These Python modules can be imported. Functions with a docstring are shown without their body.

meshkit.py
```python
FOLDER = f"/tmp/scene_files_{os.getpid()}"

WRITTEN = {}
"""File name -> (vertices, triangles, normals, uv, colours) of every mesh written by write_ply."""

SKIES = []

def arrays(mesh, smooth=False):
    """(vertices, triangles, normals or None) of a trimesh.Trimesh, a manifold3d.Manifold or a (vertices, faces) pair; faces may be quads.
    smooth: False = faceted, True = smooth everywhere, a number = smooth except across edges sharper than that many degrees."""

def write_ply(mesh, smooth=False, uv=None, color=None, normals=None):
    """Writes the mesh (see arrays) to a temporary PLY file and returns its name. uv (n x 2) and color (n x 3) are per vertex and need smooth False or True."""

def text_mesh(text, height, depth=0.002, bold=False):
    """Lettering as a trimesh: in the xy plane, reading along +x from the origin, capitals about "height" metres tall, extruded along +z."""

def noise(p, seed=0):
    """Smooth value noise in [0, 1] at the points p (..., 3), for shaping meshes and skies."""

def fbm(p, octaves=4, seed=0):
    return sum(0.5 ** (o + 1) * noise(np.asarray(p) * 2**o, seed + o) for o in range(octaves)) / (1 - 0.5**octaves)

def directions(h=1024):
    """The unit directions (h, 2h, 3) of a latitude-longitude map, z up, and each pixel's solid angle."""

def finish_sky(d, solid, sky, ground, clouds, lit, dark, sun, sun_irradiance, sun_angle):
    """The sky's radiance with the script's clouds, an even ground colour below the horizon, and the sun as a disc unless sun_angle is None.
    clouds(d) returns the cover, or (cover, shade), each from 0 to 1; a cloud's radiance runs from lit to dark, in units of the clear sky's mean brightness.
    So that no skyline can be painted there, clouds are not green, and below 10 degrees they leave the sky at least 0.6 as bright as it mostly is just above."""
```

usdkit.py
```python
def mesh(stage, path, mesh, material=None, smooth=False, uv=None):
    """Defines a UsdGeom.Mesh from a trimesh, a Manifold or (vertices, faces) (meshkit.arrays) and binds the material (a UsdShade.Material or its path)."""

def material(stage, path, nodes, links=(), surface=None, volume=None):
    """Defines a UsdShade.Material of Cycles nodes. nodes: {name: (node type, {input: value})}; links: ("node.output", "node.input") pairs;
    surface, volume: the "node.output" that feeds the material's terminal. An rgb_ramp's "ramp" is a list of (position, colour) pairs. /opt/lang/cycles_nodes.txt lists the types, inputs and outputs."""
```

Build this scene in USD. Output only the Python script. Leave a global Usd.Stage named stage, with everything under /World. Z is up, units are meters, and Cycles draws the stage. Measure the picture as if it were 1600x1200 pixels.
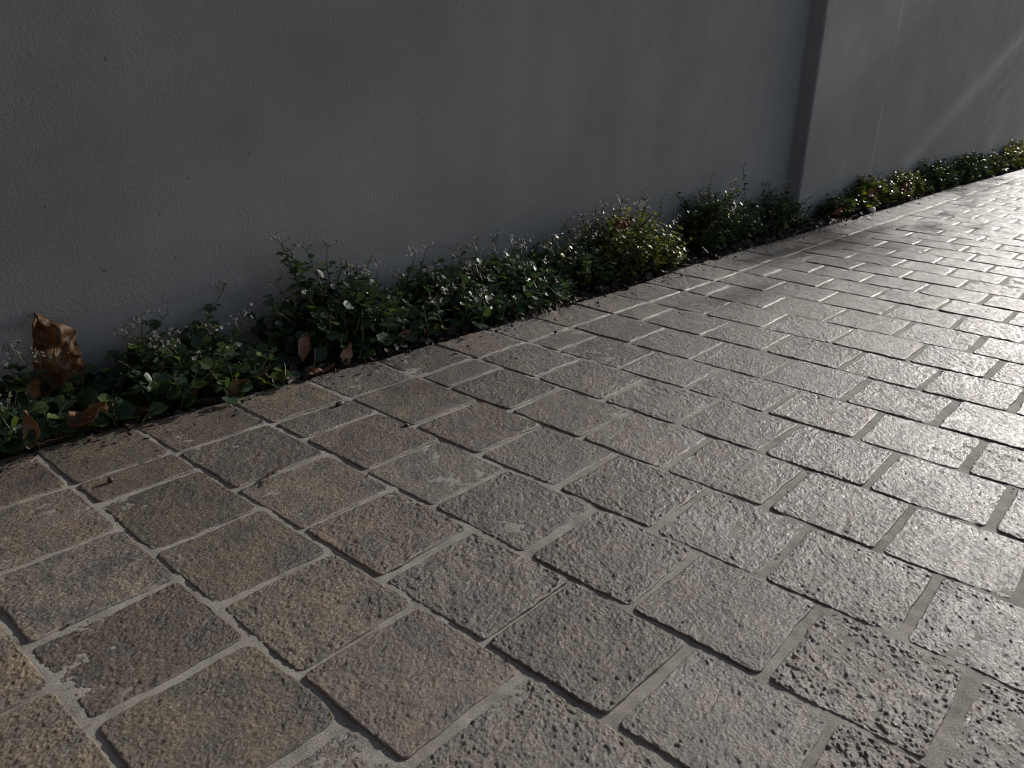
import math, random
import numpy as np, trimesh
import usdkit, meshkit
from meshkit import noise, fbm
from pxr import Usd, UsdGeom, UsdLux, UsdShade, Gf, Sdf

# ------------------------------------------------------------------ camera, sky, sun, exposure
stage = Usd.Stage.CreateInMemory()
UsdGeom.SetStageUpAxis(stage, "Z"); UsdGeom.SetStageMetersPerUnit(stage, 1.0)
UsdGeom.Xform.Define(stage, "/World"); UsdGeom.Scope.Define(stage, "/World/Looks")
EXPOSURE = -0.14
SUN_EL, SUN_AZ = math.radians(18.5), math.radians(-1.5)          # azimuth from +x (along the wall), negative = away from the wall
SUN_I, SKY_S = 1.2, 0.09
sun = np.array([math.cos(SUN_EL) * math.cos(SUN_AZ), math.cos(SUN_EL) * math.sin(SUN_AZ), math.sin(SUN_EL)])

cam = UsdGeom.Camera.Define(stage, "/World/camera")
R_ = (0.65774631, -0.75248477, 0.03371141); U_ = (0.25343172, 0.26322671, 0.93085126); F_ = (0.70932514, 0.60372044, -0.36383991)
CAM = (0.0, -1.50967834, 0.69)
cam.AddTransformOp().Set(Gf.Matrix4d(*R_, 0, *U_, 0, *[-a for a in F_], 0, *CAM, 1))
cam.CreateHorizontalApertureAttr(36.0); cam.CreateVerticalApertureAttr(27.0)
cam.CreateFocalLengthAttr(36.0 * 0.7634375); cam.CreateClippingRangeAttr((0.05, 2000.0))
cam.CreateExposureAttr(EXPOSURE)

dome = UsdLux.DomeLight.Define(stage, "/World/sky")
sky_mat = usdkit.material(stage, "/World/Looks/sky_air", {
    "s": ("sky_texture", {"sky_type": "single_scattering", "sun_disc": False, "sun_elevation": SUN_EL, "sun_rotation": math.atan2(sun[0], sun[1])}),
    "b": ("background_shader", {"strength": SKY_S})}, [("s.color", "b.color")], surface="b.background")
UsdShade.MaterialBindingAPI.Apply(dome.GetPrim()).Bind(sky_mat)
dome.GetPrim().SetCustomDataByKey("kind", "structure")

sl = UsdLux.DistantLight.Define(stage, "/World/sun")
sl.CreateIntensityAttr(SUN_I); sl.CreateNormalizeAttr(True) if hasattr(sl, "CreateNormalizeAttr") else None
sl.CreateAngleAttr(0.5); sl.CreateColorAttr(Gf.Vec3f(1.0, 0.955, 0.90))
zx = np.cross([0, 0, 1.0], sun); zx /= np.linalg.norm(zx); zy = np.cross(sun, zx)
sl.AddTransformOp().Set(Gf.Matrix4d(*zx, 0, *zy, 0, *sun, 0, 0, 0, 0, 1))

# ------------------------------------------------------------------ helpers
USED = {}
def numbered(parent, name):
    k = (parent, name); USED[k] = USED.get(k, -1) + 1
    return name if USED[k] == 0 else f"{name}_{USED[k]:03d}"
def tag(p, label=None, category=None, group=None, kind=None):
    p = p.GetPrim() if hasattr(p, "GetPrim") else p
    for k, v in (("label", label), ("category", category), ("group", group), ("kind", kind)):
        if v: p.SetCustomDataByKey(k, v)
    return p
def thing(name, loc=(0, 0, 0), **kw):
    x = UsdGeom.Xform.Define(stage, "/World/" + numbered("/World", name))
    if any(loc): x.AddTranslateOp().Set(Gf.Vec3d(*map(float, loc)))
    tag(x, **kw); return x.GetPrim()
def obj(name, mesh, mat, parent=None, smooth=False, **kw):
    base = str(parent.GetPath()) if parent is not None else "/World"
    m = usdkit.mesh(stage, f"{base}/{numbered(base, name)}", mesh, mat, smooth=smooth)
    tag(m, **kw); return m.GetPrim()
def mat(name, nodes, links, surface="p.BSDF"):
    return usdkit.material(stage, "/World/Looks/" + name, nodes, links, surface=surface)
def cat(parts):
    V, Fc, n = [], [], 0
    for v, f in parts:
        V.append(np.asarray(v, float)); Fc.append(np.asarray(f, int) + n); n += len(v)
    return np.vstack(V), np.vstack(Fc)
def grid_faces(nu, nv):
    i, j = np.meshgrid(np.arange(nu - 1), np.arange(nv - 1), indexing="ij")
    a = i * nv + j
    return np.stack([a, a + nv, a + nv + 1, a + 1], -1).reshape(-1, 4)
def tris(f):
    f = np.asarray(f)
    return np.vstack([f[:, [0, 1, 2]], f[:, [0, 2, 3]]]) if f.shape[1] == 4 else f
def tube(pts, rad, sides=5):
    p = np.asarray(pts, float); t = np.gradient(p, axis=0); t /= np.linalg.norm(t, axis=1, keepdims=True) + 1e-12
    a = np.cross(t, np.where(np.abs(t[:, 2:]) < 0.9, [0, 0, 1.0], [1.0, 0, 0])); a /= np.linalg.norm(a, axis=1, keepdims=True) + 1e-12
    b = np.cross(t, a); ang = np.arange(sides) * 2 * np.pi / sides
    v = p[:, None] + np.broadcast_to(rad, (len(p),))[:, None, None] * (np.cos(ang)[None, :, None] * a[:, None] + np.sin(ang)[None, :, None] * b[:, None])
    i, j = np.meshgrid(np.arange(len(p) - 1), np.arange(sides), indexing="ij")
    q = np.stack([i * sides + j, i * sides + (j + 1) % sides, (i + 1) * sides + (j + 1) % sides, (i + 1) * sides + j], -1).reshape(-1, 4)
    return v.reshape(-1, 3), tris(q)
_R, _U, _F, _C = map(np.array, (R_, U_, F_, CAM))
def to_pixels(p):                       # where a point of the scene falls in the 1600 x 1200 photograph; used only to choose mesh density
    d = np.asarray(p, float) - _C; w = np.maximum(d @ _F, 1e-3)
    return np.stack([800 + 1221.5 * (d @ _R) / w, 600 - 1221.5 * (d @ _U) / w, d @ _F], -1)

# ------------------------------------------------------------------ materials
POS = ("geometry", {})
def paver_material(name, tint, gloss, coarse=False):
    return mat(name, {
        "g": POS, "oi": ("object_info", {}),
        "rnd": ("math", {"math_type": "multiply", "value2": 37.0}), "off": ("combine_xyz", {}), "addp": ("vector_math", {"math_type": "add"}),
        "n1": ("noise_texture", {"scale": 16.0, "detail": 6.0, "roughness": 0.68}),
        "n2": ("noise_texture", {"scale": 46.0, "detail": 5.0, "roughness": 0.65}),
        "n3": ("noise_texture", {"scale": 165.0, "detail": 5.0, "roughness": 0.72}),
        "n4": ("noise_texture", {"scale": 6.0, "detail": 4.0}),
        "r1": ("rgb_ramp", {"ramp": [(0.30, (0.118, 0.112, 0.116)), (0.43, (0.192, 0.167, 0.143)), (0.56, (0.262, 0.212, 0.162)), (0.70, (0.340, 0.264, 0.190))]}),
        "r2": ("rgb_ramp", {"ramp": [(0.26, (0.60, 0.61, 0.64)), (0.46, (0.95, 0.95, 0.95)), (0.60, (1.0, 0.99, 0.97)), (0.75, (1.18, 1.17, 1.16))]}),
        "r3": ("rgb_ramp", {"ramp": [(0.33, (0.16, 0.155, 0.155)), (0.43, (0.68, 0.68, 0.68)), (0.52, (1.0, 1.0, 1.0)), (0.62, (1.22, 1.21, 1.20)), (0.72, (1.9, 1.87, 1.82))]}),
        "m1": ("mix", {"mix_type": "multiply", "fac": 0.85}), "m2": ("mix", {"mix_type": "multiply", "fac": 0.95}),
        "haze": ("rgb_ramp", {"ramp": [(0.58, (0, 0, 0)), (0.75, (0.35, 0.35, 0.35))]}),
        "m3": ("mix", {"mix_type": "mix", "color2": (0.36, 0.35, 0.35)}),
        "vr": ("map_range", {"from_min": 0.0, "from_max": 1.0, "to_min": 0.74, "to_max": 1.26}),
        "hv": ("hsv", {"hue": 0.5, "saturation": 1.0, "fac": 1.0}),
        "tint": ("mix", {"mix_type": "multiply", "fac": 1.0, "color2": tint}),
        "rr": ("map_range", {"from_min": 0.38, "from_max": 0.66, "to_min": gloss + 0.40, "to_max": gloss - 0.13, "clamp": True}), "rmix": ("math", {"math_type": "multiply_add", "value2": 0.5}), "rhalf": ("math", {"math_type": "multiply", "value2": 0.3}), "rpat": ("math", {"math_type": "multiply_add", "value2": 0.2}),
        "bmp": ("bump", {"strength": 1.0 if coarse else 0.85, "distance": 0.0056 if coarse else 0.0040}),
        "b1": ("noise_texture", {"scale": 150.0 if coarse else 240.0, "detail": 5.0, "roughness": 0.75}), "vo": ("voronoi_texture", {"scale": 200.0 if coarse else 230.0, "feature": "f1"}), "hm": ("math", {"math_type": "multiply_add", "value2": -0.25}),
        "p": ("principled_bsdf", {"specular_ior_level": 0.50, "diffuse_roughness": 0.6})},
        [("oi.random", "rnd.value1"), ("rnd.value", "off.x"), ("rnd.value", "off.y"), ("g.position", "addp.vector1"), ("off.vector", "addp.vector2"),
         ("addp.vector", "n1.vector"), ("addp.vector", "n2.vector"), ("addp.vector", "n3.vector"), ("addp.vector", "n4.vector"), ("addp.vector", "b1.vector"),
         ("n1.fac", "r1.fac"), ("n2.fac", "r2.fac"), ("n3.fac", "r3.fac"), ("r1.color", "m1.color1"), ("r2.color", "m1.color2"), ("m1.color", "m2.color1"), ("r3.color", "m2.color2"),
         ("n4.fac", "haze.fac"), ("haze.color", "m3.fac"), ("m2.color", "m3.color1"), ("m3.color", "tint.color1"), ("oi.random", "vr.value"), ("vr.result", "hv.value"), ("tint.color", "hv.color"),
         ("hv.color", "p.base_color"), ("b1.fac", "rmix.value1"), ("n2.fac", "rhalf.value1"), ("n4.fac", "rpat.value1"), ("rhalf.value", "rpat.value3"), ("rpat.value", "rmix.value3"), ("rmix.value", "rr.value"), ("rr.result", "p.roughness"), ("addp.vector", "vo.vector"), ("vo.distance", "hm.value1"), ("b1.fac", "hm.value3"), ("hm.value", "bmp.height"), ("bmp.normal", "p.normal")])
M_PAVER = [paver_material("paver_tan", (1.0, 0.96, 0.90), 0.34), paver_material("paver_grey", (0.92, 0.93, 0.93), 0.30),
           paver_material("paver_pink", (1.02, 0.95, 0.90), 0.31), paver_material("paver_olive", (0.94, 0.91, 0.82), 0.40)]
M_PAVER += [paver_material("rough_paver_tan", (1.0, 0.96, 0.90), 0.33, True), paver_material("rough_paver_grey", (0.92, 0.93, 0.93), 0.30, True),
            paver_material("rough_paver_pink", (1.02, 0.95, 0.90), 0.31, True), paver_material("rough_paver_olive", (0.94, 0.91, 0.82), 0.40, True)]
M_MORTAR = mat("mortar_sand", {
    "g": POS, "n": ("noise_texture", {"scale": 14.0, "detail": 7.0, "roughness": 0.7}), "n2": ("noise_texture", {"scale": 420.0, "detail": 3.0}),
    "r": ("rgb_ramp", {"ramp": [(0.30, (0.20, 0.18, 0.15)), (0.45, (0.31, 0.285, 0.245)), (0.7, (0.42, 0.39, 0.34))]}), "r2": ("rgb_ramp", {"ramp": [(0.3, (0.6, 0.6, 0.6)), (0.7, (1.15, 1.15, 1.15))]}),
    "m": ("mix", {"mix_type": "multiply", "fac": 0.8}), "bm": ("bump", {"strength": 0.6, "distance": 0.0012}), "p": ("principled_bsdf", {"roughness": 0.85, "specular_ior_level": 0.25})},
    [("g.position", "n.vector"), ("g.position", "n2.vector"), ("n.fac", "r.fac"), ("n2.fac", "r2.fac"), ("r.color", "m.color1"), ("r2.color", "m.color2"), ("m.color", "p.base_color"),
     ("n2.fac", "bm.height"), ("bm.normal", "p.normal")])
M_WALL = mat("grey_render", {
    "g": POS, "s": ("separate_xyz", {}),
    "nl": ("noise_texture", {"scale": 3.2, "detail": 6.0, "roughness": 0.55}), "n0": ("noise_texture", {"scale": 0.9, "detail": 3.0}),
    "n1": ("noise_texture", {"scale": 120.0, "detail": 3.0, "roughness": 0.55}), "n2": ("noise_texture", {"scale": 420.0, "detail": 2.0}),
    "map": ("mapping", {"scale": (7.0, 7.0, 0.35)}), "ns": ("noise_texture", {"scale": 1.0, "detail": 4.0}),
    "zz": ("math", {"math_type": "multiply_add", "value2": 0.20}), "edge": ("map_range", {"from_min": 0.258, "from_max": 0.278, "to_min": 0.0, "to_max": 1.0, "clamp": True}),
    "xr": ("map_range", {"from_min": 3.4, "from_max": 2.0, "to_min": 0.35, "to_max": 1.0, "clamp": True}),
    "amp": ("math", {"math_type": "multiply_add", "value2": 0.75, "value3": 0.25}), "amp2": ("math", {"math_type": "multiply"}),
    "h1": ("math", {"math_type": "multiply_add", "value2": 0.6}), "h2": ("math", {"math_type": "multiply"}), "h3": ("math", {"math_type": "multiply_add", "value2": 0.16}),
    "bm": ("bump", {"strength": 0.95, "distance": 0.0024}),
    "r": ("rgb_ramp", {"ramp": [(0.3, (0.258, 0.268, 0.282)), (0.7, (0.300, 0.310, 0.323))]}), "rs": ("rgb_ramp", {"ramp": [(0.35, (0.90, 0.90, 0.90)), (0.6, (1.0, 1.0, 1.0)), (0.74, (1.16, 1.16, 1.15))]}),
    "m": ("mix", {"mix_type": "multiply", "fac": 0.5}), "p": ("principled_bsdf", {"roughness": 0.85, "specular_ior_level": 0.06}),
    "st1": ("math", {"math_type": "multiply_add", "value2": 0.05}), "st2": ("math", {"math_type": "subtract", "value2": 5.66}), "st3": ("math", {"math_type": "absolute"}),
    "st4": ("map_range", {"from_min": 0.030, "from_max": 0.004, "to_min": 0.0, "to_max": 1.0, "clamp": True}), "st5": ("rgb_ramp", {"ramp": [(0.46, (0, 0, 0)), (0.60, (0.30, 0.30, 0.30))]}), "st6": ("math", {"math_type": "multiply"}),
    "drip": ("mix", {"color2": (0.55, 0.55, 0.54)}),
    "mud1": ("math", {"math_type": "multiply_add", "value2": 0.14}), "mud2": ("map_range", {"from_min": 0.15, "from_max": 0.03, "to_min": 0.0, "to_max": 0.75, "clamp": True}), "mud": ("mix", {"color2": (0.085, 0.070, 0.055)}),
    "spot": ("noise_texture", {"scale": 55.0, "detail": 1.0}), "spr": ("rgb_ramp", {"ramp": [(0.74, (1, 1, 1)), (0.80, (0.55, 0.54, 0.52))]}), "msp": ("mix", {"mix_type": "multiply", "fac": 1.0}),
    "blo": ("noise_texture", {"scale": 2.3, "detail": 6.0, "roughness": 0.65}), "blr": ("rgb_ramp", {"ramp": [(0.35, (0.90, 0.90, 0.90)), (0.65, (1.06, 1.06, 1.06))]}), "mbl": ("mix", {"mix_type": "multiply", "fac": 1.0})},
    [("g.position", "s.vector"), ("g.position", "nl.vector"), ("g.position", "n0.vector"), ("g.position", "n1.vector"), ("g.position", "n2.vector"), ("g.position", "map.vector"), ("map.vector", "ns.vector"),
     ("nl.fac", "zz.value1"), ("s.z", "zz.value3"), ("zz.value", "edge.value"), ("edge.result", "amp.value1"), ("s.x", "xr.value"), ("amp.value", "amp2.value1"), ("xr.result", "amp2.value2"),
     ("n2.fac", "h1.value1"), ("n1.fac", "h1.value3"), ("h1.value", "h2.value1"), ("amp2.value", "h2.value2"), ("edge.result", "h3.value1"), ("h2.value", "h3.value3"), ("h3.value", "bm.height"), ("bm.normal", "p.normal"),
     ("n0.fac", "r.fac"), ("ns.fac", "rs.fac"), ("r.color", "m.color1"), ("rs.color", "m.color2"),
     ("nl.fac", "st1.value1"), ("s.x", "st1.value3"), ("st1.value", "st2.value1"), ("st2.value", "st3.value1"), ("st3.value", "st4.value"), ("nl.fac", "st5.fac"), ("st5.color", "st6.value1"), ("st4.result", "st6.value2"),
     ("m.color", "drip.color1"), ("st6.value", "drip.fac"), ("n1.fac", "mud1.value1"), ("s.z", "mud1.value3"), ("mud1.value", "mud2.value"), ("drip.color", "mud.color1"), ("mud2.result", "mud.fac"),
     ("g.position", "spot.vector"), ("spot.fac", "spr.fac"), ("mud.color", "msp.color1"), ("spr.color", "msp.color2"), ("g.position", "blo.vector"), ("blo.fac", "blr.fac"), ("msp.color", "mbl.color1"), ("blr.color", "mbl.color2"), ("mbl.color", "p.base_color")])
M_SOIL = mat("dark_soil", {"g": POS, "n": ("noise_texture", {"scale": 60.0, "detail": 5.0}), "r": ("rgb_ramp", {"ramp": [(0.3, (0.018, 0.013, 0.010)), (0.7, (0.060, 0.043, 0.031))]}),
    "bm": ("bump", {"strength": 0.8, "distance": 0.004}), "p": ("principled_bsdf", {"roughness": 0.9, "specular_ior_level": 0.2})},
    [("g.position", "n.vector"), ("n.fac", "r.fac"), ("r.color", "p.base_color"), ("n.fac", "bm.height"), ("bm.normal", "p.normal")])
M_GROUND = mat("far_ground", {"g": POS, "n": ("noise_texture", {"scale": 2.0, "detail": 5.0}), "r": ("rgb_ramp", {"ramp": [(0.3, (0.040, 0.050, 0.025)), (0.7, (0.085, 0.085, 0.050))]}),
    "p": ("principled_bsdf", {"roughness": 0.9, "specular_ior_level": 0.2})}, [("g.position", "n.vector"), ("n.fac", "r.fac"), ("r.color", "p.base_color")])
def leaf_material(name, dark, light, trans, rough=0.34):
    return mat(name, {
        "oi": ("object_info", {}), "g": POS, "add": ("math", {"math_type": "add"}), "fr": ("math", {"math_type": "fraction"}),
        "r": ("rgb_ramp", {"ramp": [(0.0, dark), (0.6, tuple(0.5 * (a + b) for a, b in zip(dark, light))), (1.0, light)]}),
        "n": ("noise_texture", {"scale": 130.0, "detail": 3.0}), "bm": ("bump", {"strength": 0.25, "distance": 0.001}),
        "p": ("principled_bsdf", {"roughness": rough, "specular_ior_level": 0.5}), "t": ("translucent_bsdf", {"color": trans}), "mx": ("mix_closure", {"fac": 0.28})},
        [("oi.random", "add.value1"), ("g.random_per_island", "add.value2"), ("add.value", "fr.value1"), ("fr.value", "r.fac"), ("r.color", "p.base_color"),
         ("g.position", "n.vector"), ("n.fac", "bm.height"), ("bm.normal", "p.normal"), ("p.BSDF", "mx.closure1"), ("t.BSDF", "mx.closure2")], surface="mx.closure")
M_LEAF = leaf_material("leaf_dark_green", (0.016, 0.040, 0.020), (0.045, 0.085, 0.032), (0.06, 0.12, 0.03), 0.44)
M_LEAF_MID = leaf_material("leaf_mid_green", (0.030, 0.066, 0.018), (0.105, 0.150, 0.034), (0.16, 0.22, 0.03), 0.42)
M_LEAF_SUN_YEL = leaf_material("leaf_sun_yellow", (0.120, 0.145, 0.026), (0.300, 0.290, 0.060), (0.36, 0.34, 0.05), 0.45)  # yellow-green new growth, lightened so the leaf colour carries sunlight
M_STEM = mat("stem_green", {"oi": ("object_info", {}), "r": ("rgb_ramp", {"ramp": [(0, (0.05, 0.065, 0.025)), (1, (0.10, 0.085, 0.035))]}), "p": ("principled_bsdf", {"roughness": 0.5})}, [("oi.random", "r.fac"), ("r.color", "p.base_color")])
M_PETAL = mat("petal_white", {"p": ("principled_bsdf", {"base_color": (0.60, 0.58, 0.56), "roughness": 0.5}), "t": ("translucent_bsdf", {"color": (0.6, 0.57, 0.55)}), "mx": ("mix_closure", {"fac": 0.3})},
              [("p.BSDF", "mx.closure1"), ("t.BSDF", "mx.closure2")], surface="mx.closure")
M_BUD = mat("bud_pink", {"g": POS, "r": ("rgb_ramp", {"ramp": [(0, (0.10, 0.075, 0.035)), (0.6, (0.16, 0.085, 0.055)), (1, (0.42, 0.30, 0.27))]}), "p": ("principled_bsdf", {"roughness": 0.5})}, [("g.random_per_island", "r.fac"), ("r.color", "p.base_color")])
def dry_material(name, a, b, t=(0.25, 0.12, 0.05)):
    return mat(name, {"g": POS, "oi": ("object_info", {}), "n": ("noise_texture", {"scale": 55.0, "detail": 6.0, "roughness": 0.65}), "n2": ("noise_texture", {"scale": 16.0, "detail": 3.0}),
        "r": ("rgb_ramp", {"ramp": [(0.28, tuple(0.35 * x for x in a)), (0.42, a), (0.66, b)]}), "bm": ("bump", {"strength": 0.5, "distance": 0.0015}),
        "ad": ("math", {"math_type": "multiply_add", "value2": 0.5}), "hf": ("math", {"math_type": "multiply", "value2": 0.5}),
        "p": ("principled_bsdf", {"roughness": 0.6, "specular_ior_level": 0.35}), "tr": ("translucent_bsdf", {"color": t}), "mx": ("mix_closure", {"fac": 0.25})},
        [("g.position", "n.vector"), ("g.position", "n2.vector"), ("n.fac", "hf.value1"), ("n2.fac", "ad.value1"), ("hf.value", "ad.value3"), ("ad.value", "r.fac"), ("r.color", "p.base_color"), ("n.fac", "bm.height"), ("bm.normal", "p.normal"),
         ("p.BSDF", "mx.closure1"), ("tr.BSDF", "mx.closure2")], surface="mx.closure")
M_DRY = dry_material("dry_leaf_brown", (0.15, 0.082, 0.040), (0.27, 0.165, 0.085))
M_DRY_TAN = dry_material("dry_leaf_tan", (0.28, 0.17, 0.085), (0.42, 0.29, 0.17))
M_DRY_PINK = dry_material("dry_leaf_pink", (0.34, 0.19, 0.13), (0.50, 0.33, 0.24))
M_DRY_DARK = dry_material("dry_leaf_dark", (0.075, 0.038, 0.020), (0.15, 0.075, 0.035), (0.10, 0.04, 0.02))
M_DRY_RED = dry_material("dry_leaf_red", (0.15, 0.042, 0.018), (0.25, 0.075, 0.030), (0.20, 0.05, 0.02))
M_LITTER = mat("leaf_litter_mix", {"g": POS, "r": ("rgb_ramp", {"ramp": [(0, (0.030, 0.018, 0.012)), (0.45, (0.085, 0.042, 0.024)), (0.8, (0.19, 0.10, 0.055)), (1, (0.34, 0.25, 0.17))]}), "p": ("principled_bsdf", {"roughness": 0.7})},
               [("g.random_per_island", "r.fac"), ("r.color", "p.base_color")])
M_SEED = mat("seed_dark", {"p": ("principled_bsdf", {"base_color": (0.025, 0.020, 0.017), "roughness": 0.6})}, [])
M_PEBBLE = mat("pebble_white", {"p": ("principled_bsdf", {"base_color": (0.62, 0.60, 0.57), "roughness": 0.6})}, [])
M_BARK = mat("bark", {"g": POS, "n": ("noise_texture", {"scale": 14.0, "detail": 5.0}), "r": ("rgb_ramp", {"ramp": [(0.3, (0.05, 0.04, 0.03)), (0.7, (0.13, 0.105, 0.08))]}), "p": ("principled_bsdf", {"roughness": 0.9})},
             [("g.position", "n.vector"), ("n.fac", "r.fac"), ("r.color", "p.base_color")])

# ------------------------------------------------------------------ ground, soil bed, driveway
ground = obj("ground", (np.array([[-150, -150, -0.09], [150, -150, -0.09], [150, 150, -0.09], [-150, 150, -0.09]], float), np.array([[0, 1, 2], [0, 2, 3]])), M_GROUND, kind="structure")

EDGE = np.array([(-1, .05), (.37, .05), (.63, .025), (.82, .008), (1.2, -.006), (1.8, -.03), (2.45, -.022), (2.96, .006), (4.1, .0), (5.5, -.01), (7.2, .02), (9.0, -.02), (20, .0)])
edge_y = lambda x: np.interp(x, EDGE[:, 0], EDGE[:, 1])
WALL_L, WALL_R, STEP_X = 0.290, 0.212, 4.475
wall_y = lambda x: np.where(np.asarray(x) < STEP_X, WALL_L, WALL_R)

xs = np.arange(-1.0, 14.0, 0.016); ys = np.linspace(-0.10, 0.36, 36)
X, Y = np.meshgrid(xs, ys, indexing="ij")
Z = -0.030 + 0.030 * (fbm(np.stack([X * 9, Y * 9, 0 * X], -1), 4, 3) - 0.35) + 0.012 * (fbm(np.stack([X * 45, Y * 45, 0 * X], -1), 2, 8) - .5) + 0.02 * np.clip(Y / .3, 0, 1)
Z = np.where(Y < edge_y(X) + 0.004, -0.05, Z)
obj("soil", (np.stack([X, Y, Z], -1).reshape(-1, 3), grid_faces(len(xs), len(ys))), M_SOIL, smooth=True, kind="structure")

# joint lines across the driveway (x at the bed edge, drift with y) and joints along it, course by course
LX = {-2: (.010, .0), -1: (.212, .0), 0: (.421, .008), 1: (.603, -.012), 2: (.809, .0), 3: (1.008, -.002), 4: (1.213, -.001), 5: (1.414, -.004), 6: (1.617, -.012), 7: (1.819, -.012), 8: (2.039, -.008), 9: (2.249, -.016),
      10: (2.478, -.001), 11: (2.706, .004), 12: (2.930, .012), 13: (3.140, .014)}
for k in range(14, 66): LX[k] = (3.140 + 0.2065 * (k - 13) + 0.006 * math.sin(k * 2.1), 0.010 + 0.006 * math.sin(k * 1.3))
for k in range(-3, -8, -1): LX[k] = (.010 + .205 * (k + 2), 0.0)
JY = {-2: [-.147, -.24, -.44, -.635], -1: [-.147, -.345, -.536, -.726, -.926], 0: [-.149, -.25, -.449, -.637, -.829, -1.027], 1: [-.155, -.362, -.554, -.75, -.953, -1.152, -1.345],
      2: [-.165, -.273, -.468, -.65, -.859, -1.053, -1.246, -1.447], 3: [-.171, -.38, -.57, -.763, -.965, -1.155, -1.356], 4: [-.173, -.276, -.47, -.666, -.863, -1.068, -1.262, -1.461],
      5: [-.182, -.376, -.579, -.774, -.969, -1.173, -1.383], 6: [-.185, -.288, -.484, -.679, -.883, -1.08, -1.293], 7: [-.184, -.385, -.578, -.782, -.984, -1.187],
      8: [-.188, -.289, -.494, -.691, -.898, -1.099, -1.299], 9: [-.19, -.388, -.589, -.796, -1.006, -1.207], 10: [-.194, -.28, -.49, -.7, -.908, -1.116], 11: [-.194, -.391, -.597, -.804, -1.012, -1.215],
      12: [-.19, -.295, -.501, -.708, -.917, -1.125]}
rg = np.random.default_rng(11)
def joints(c):
    v = list(JY.get(c, [-.188 + rg.normal(0, .003)]))
    if len(v) == 1: v.append(v[0] - (.103 if c % 2 == 0 else .205) + rg.normal(0, .005))
    while v[-1] > -3.1: v.append(v[-1] - .205 + rg.normal(0, .004))
    return v
line_x = lambda k, y: LX[k][0] + LX[k][1] * y

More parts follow.
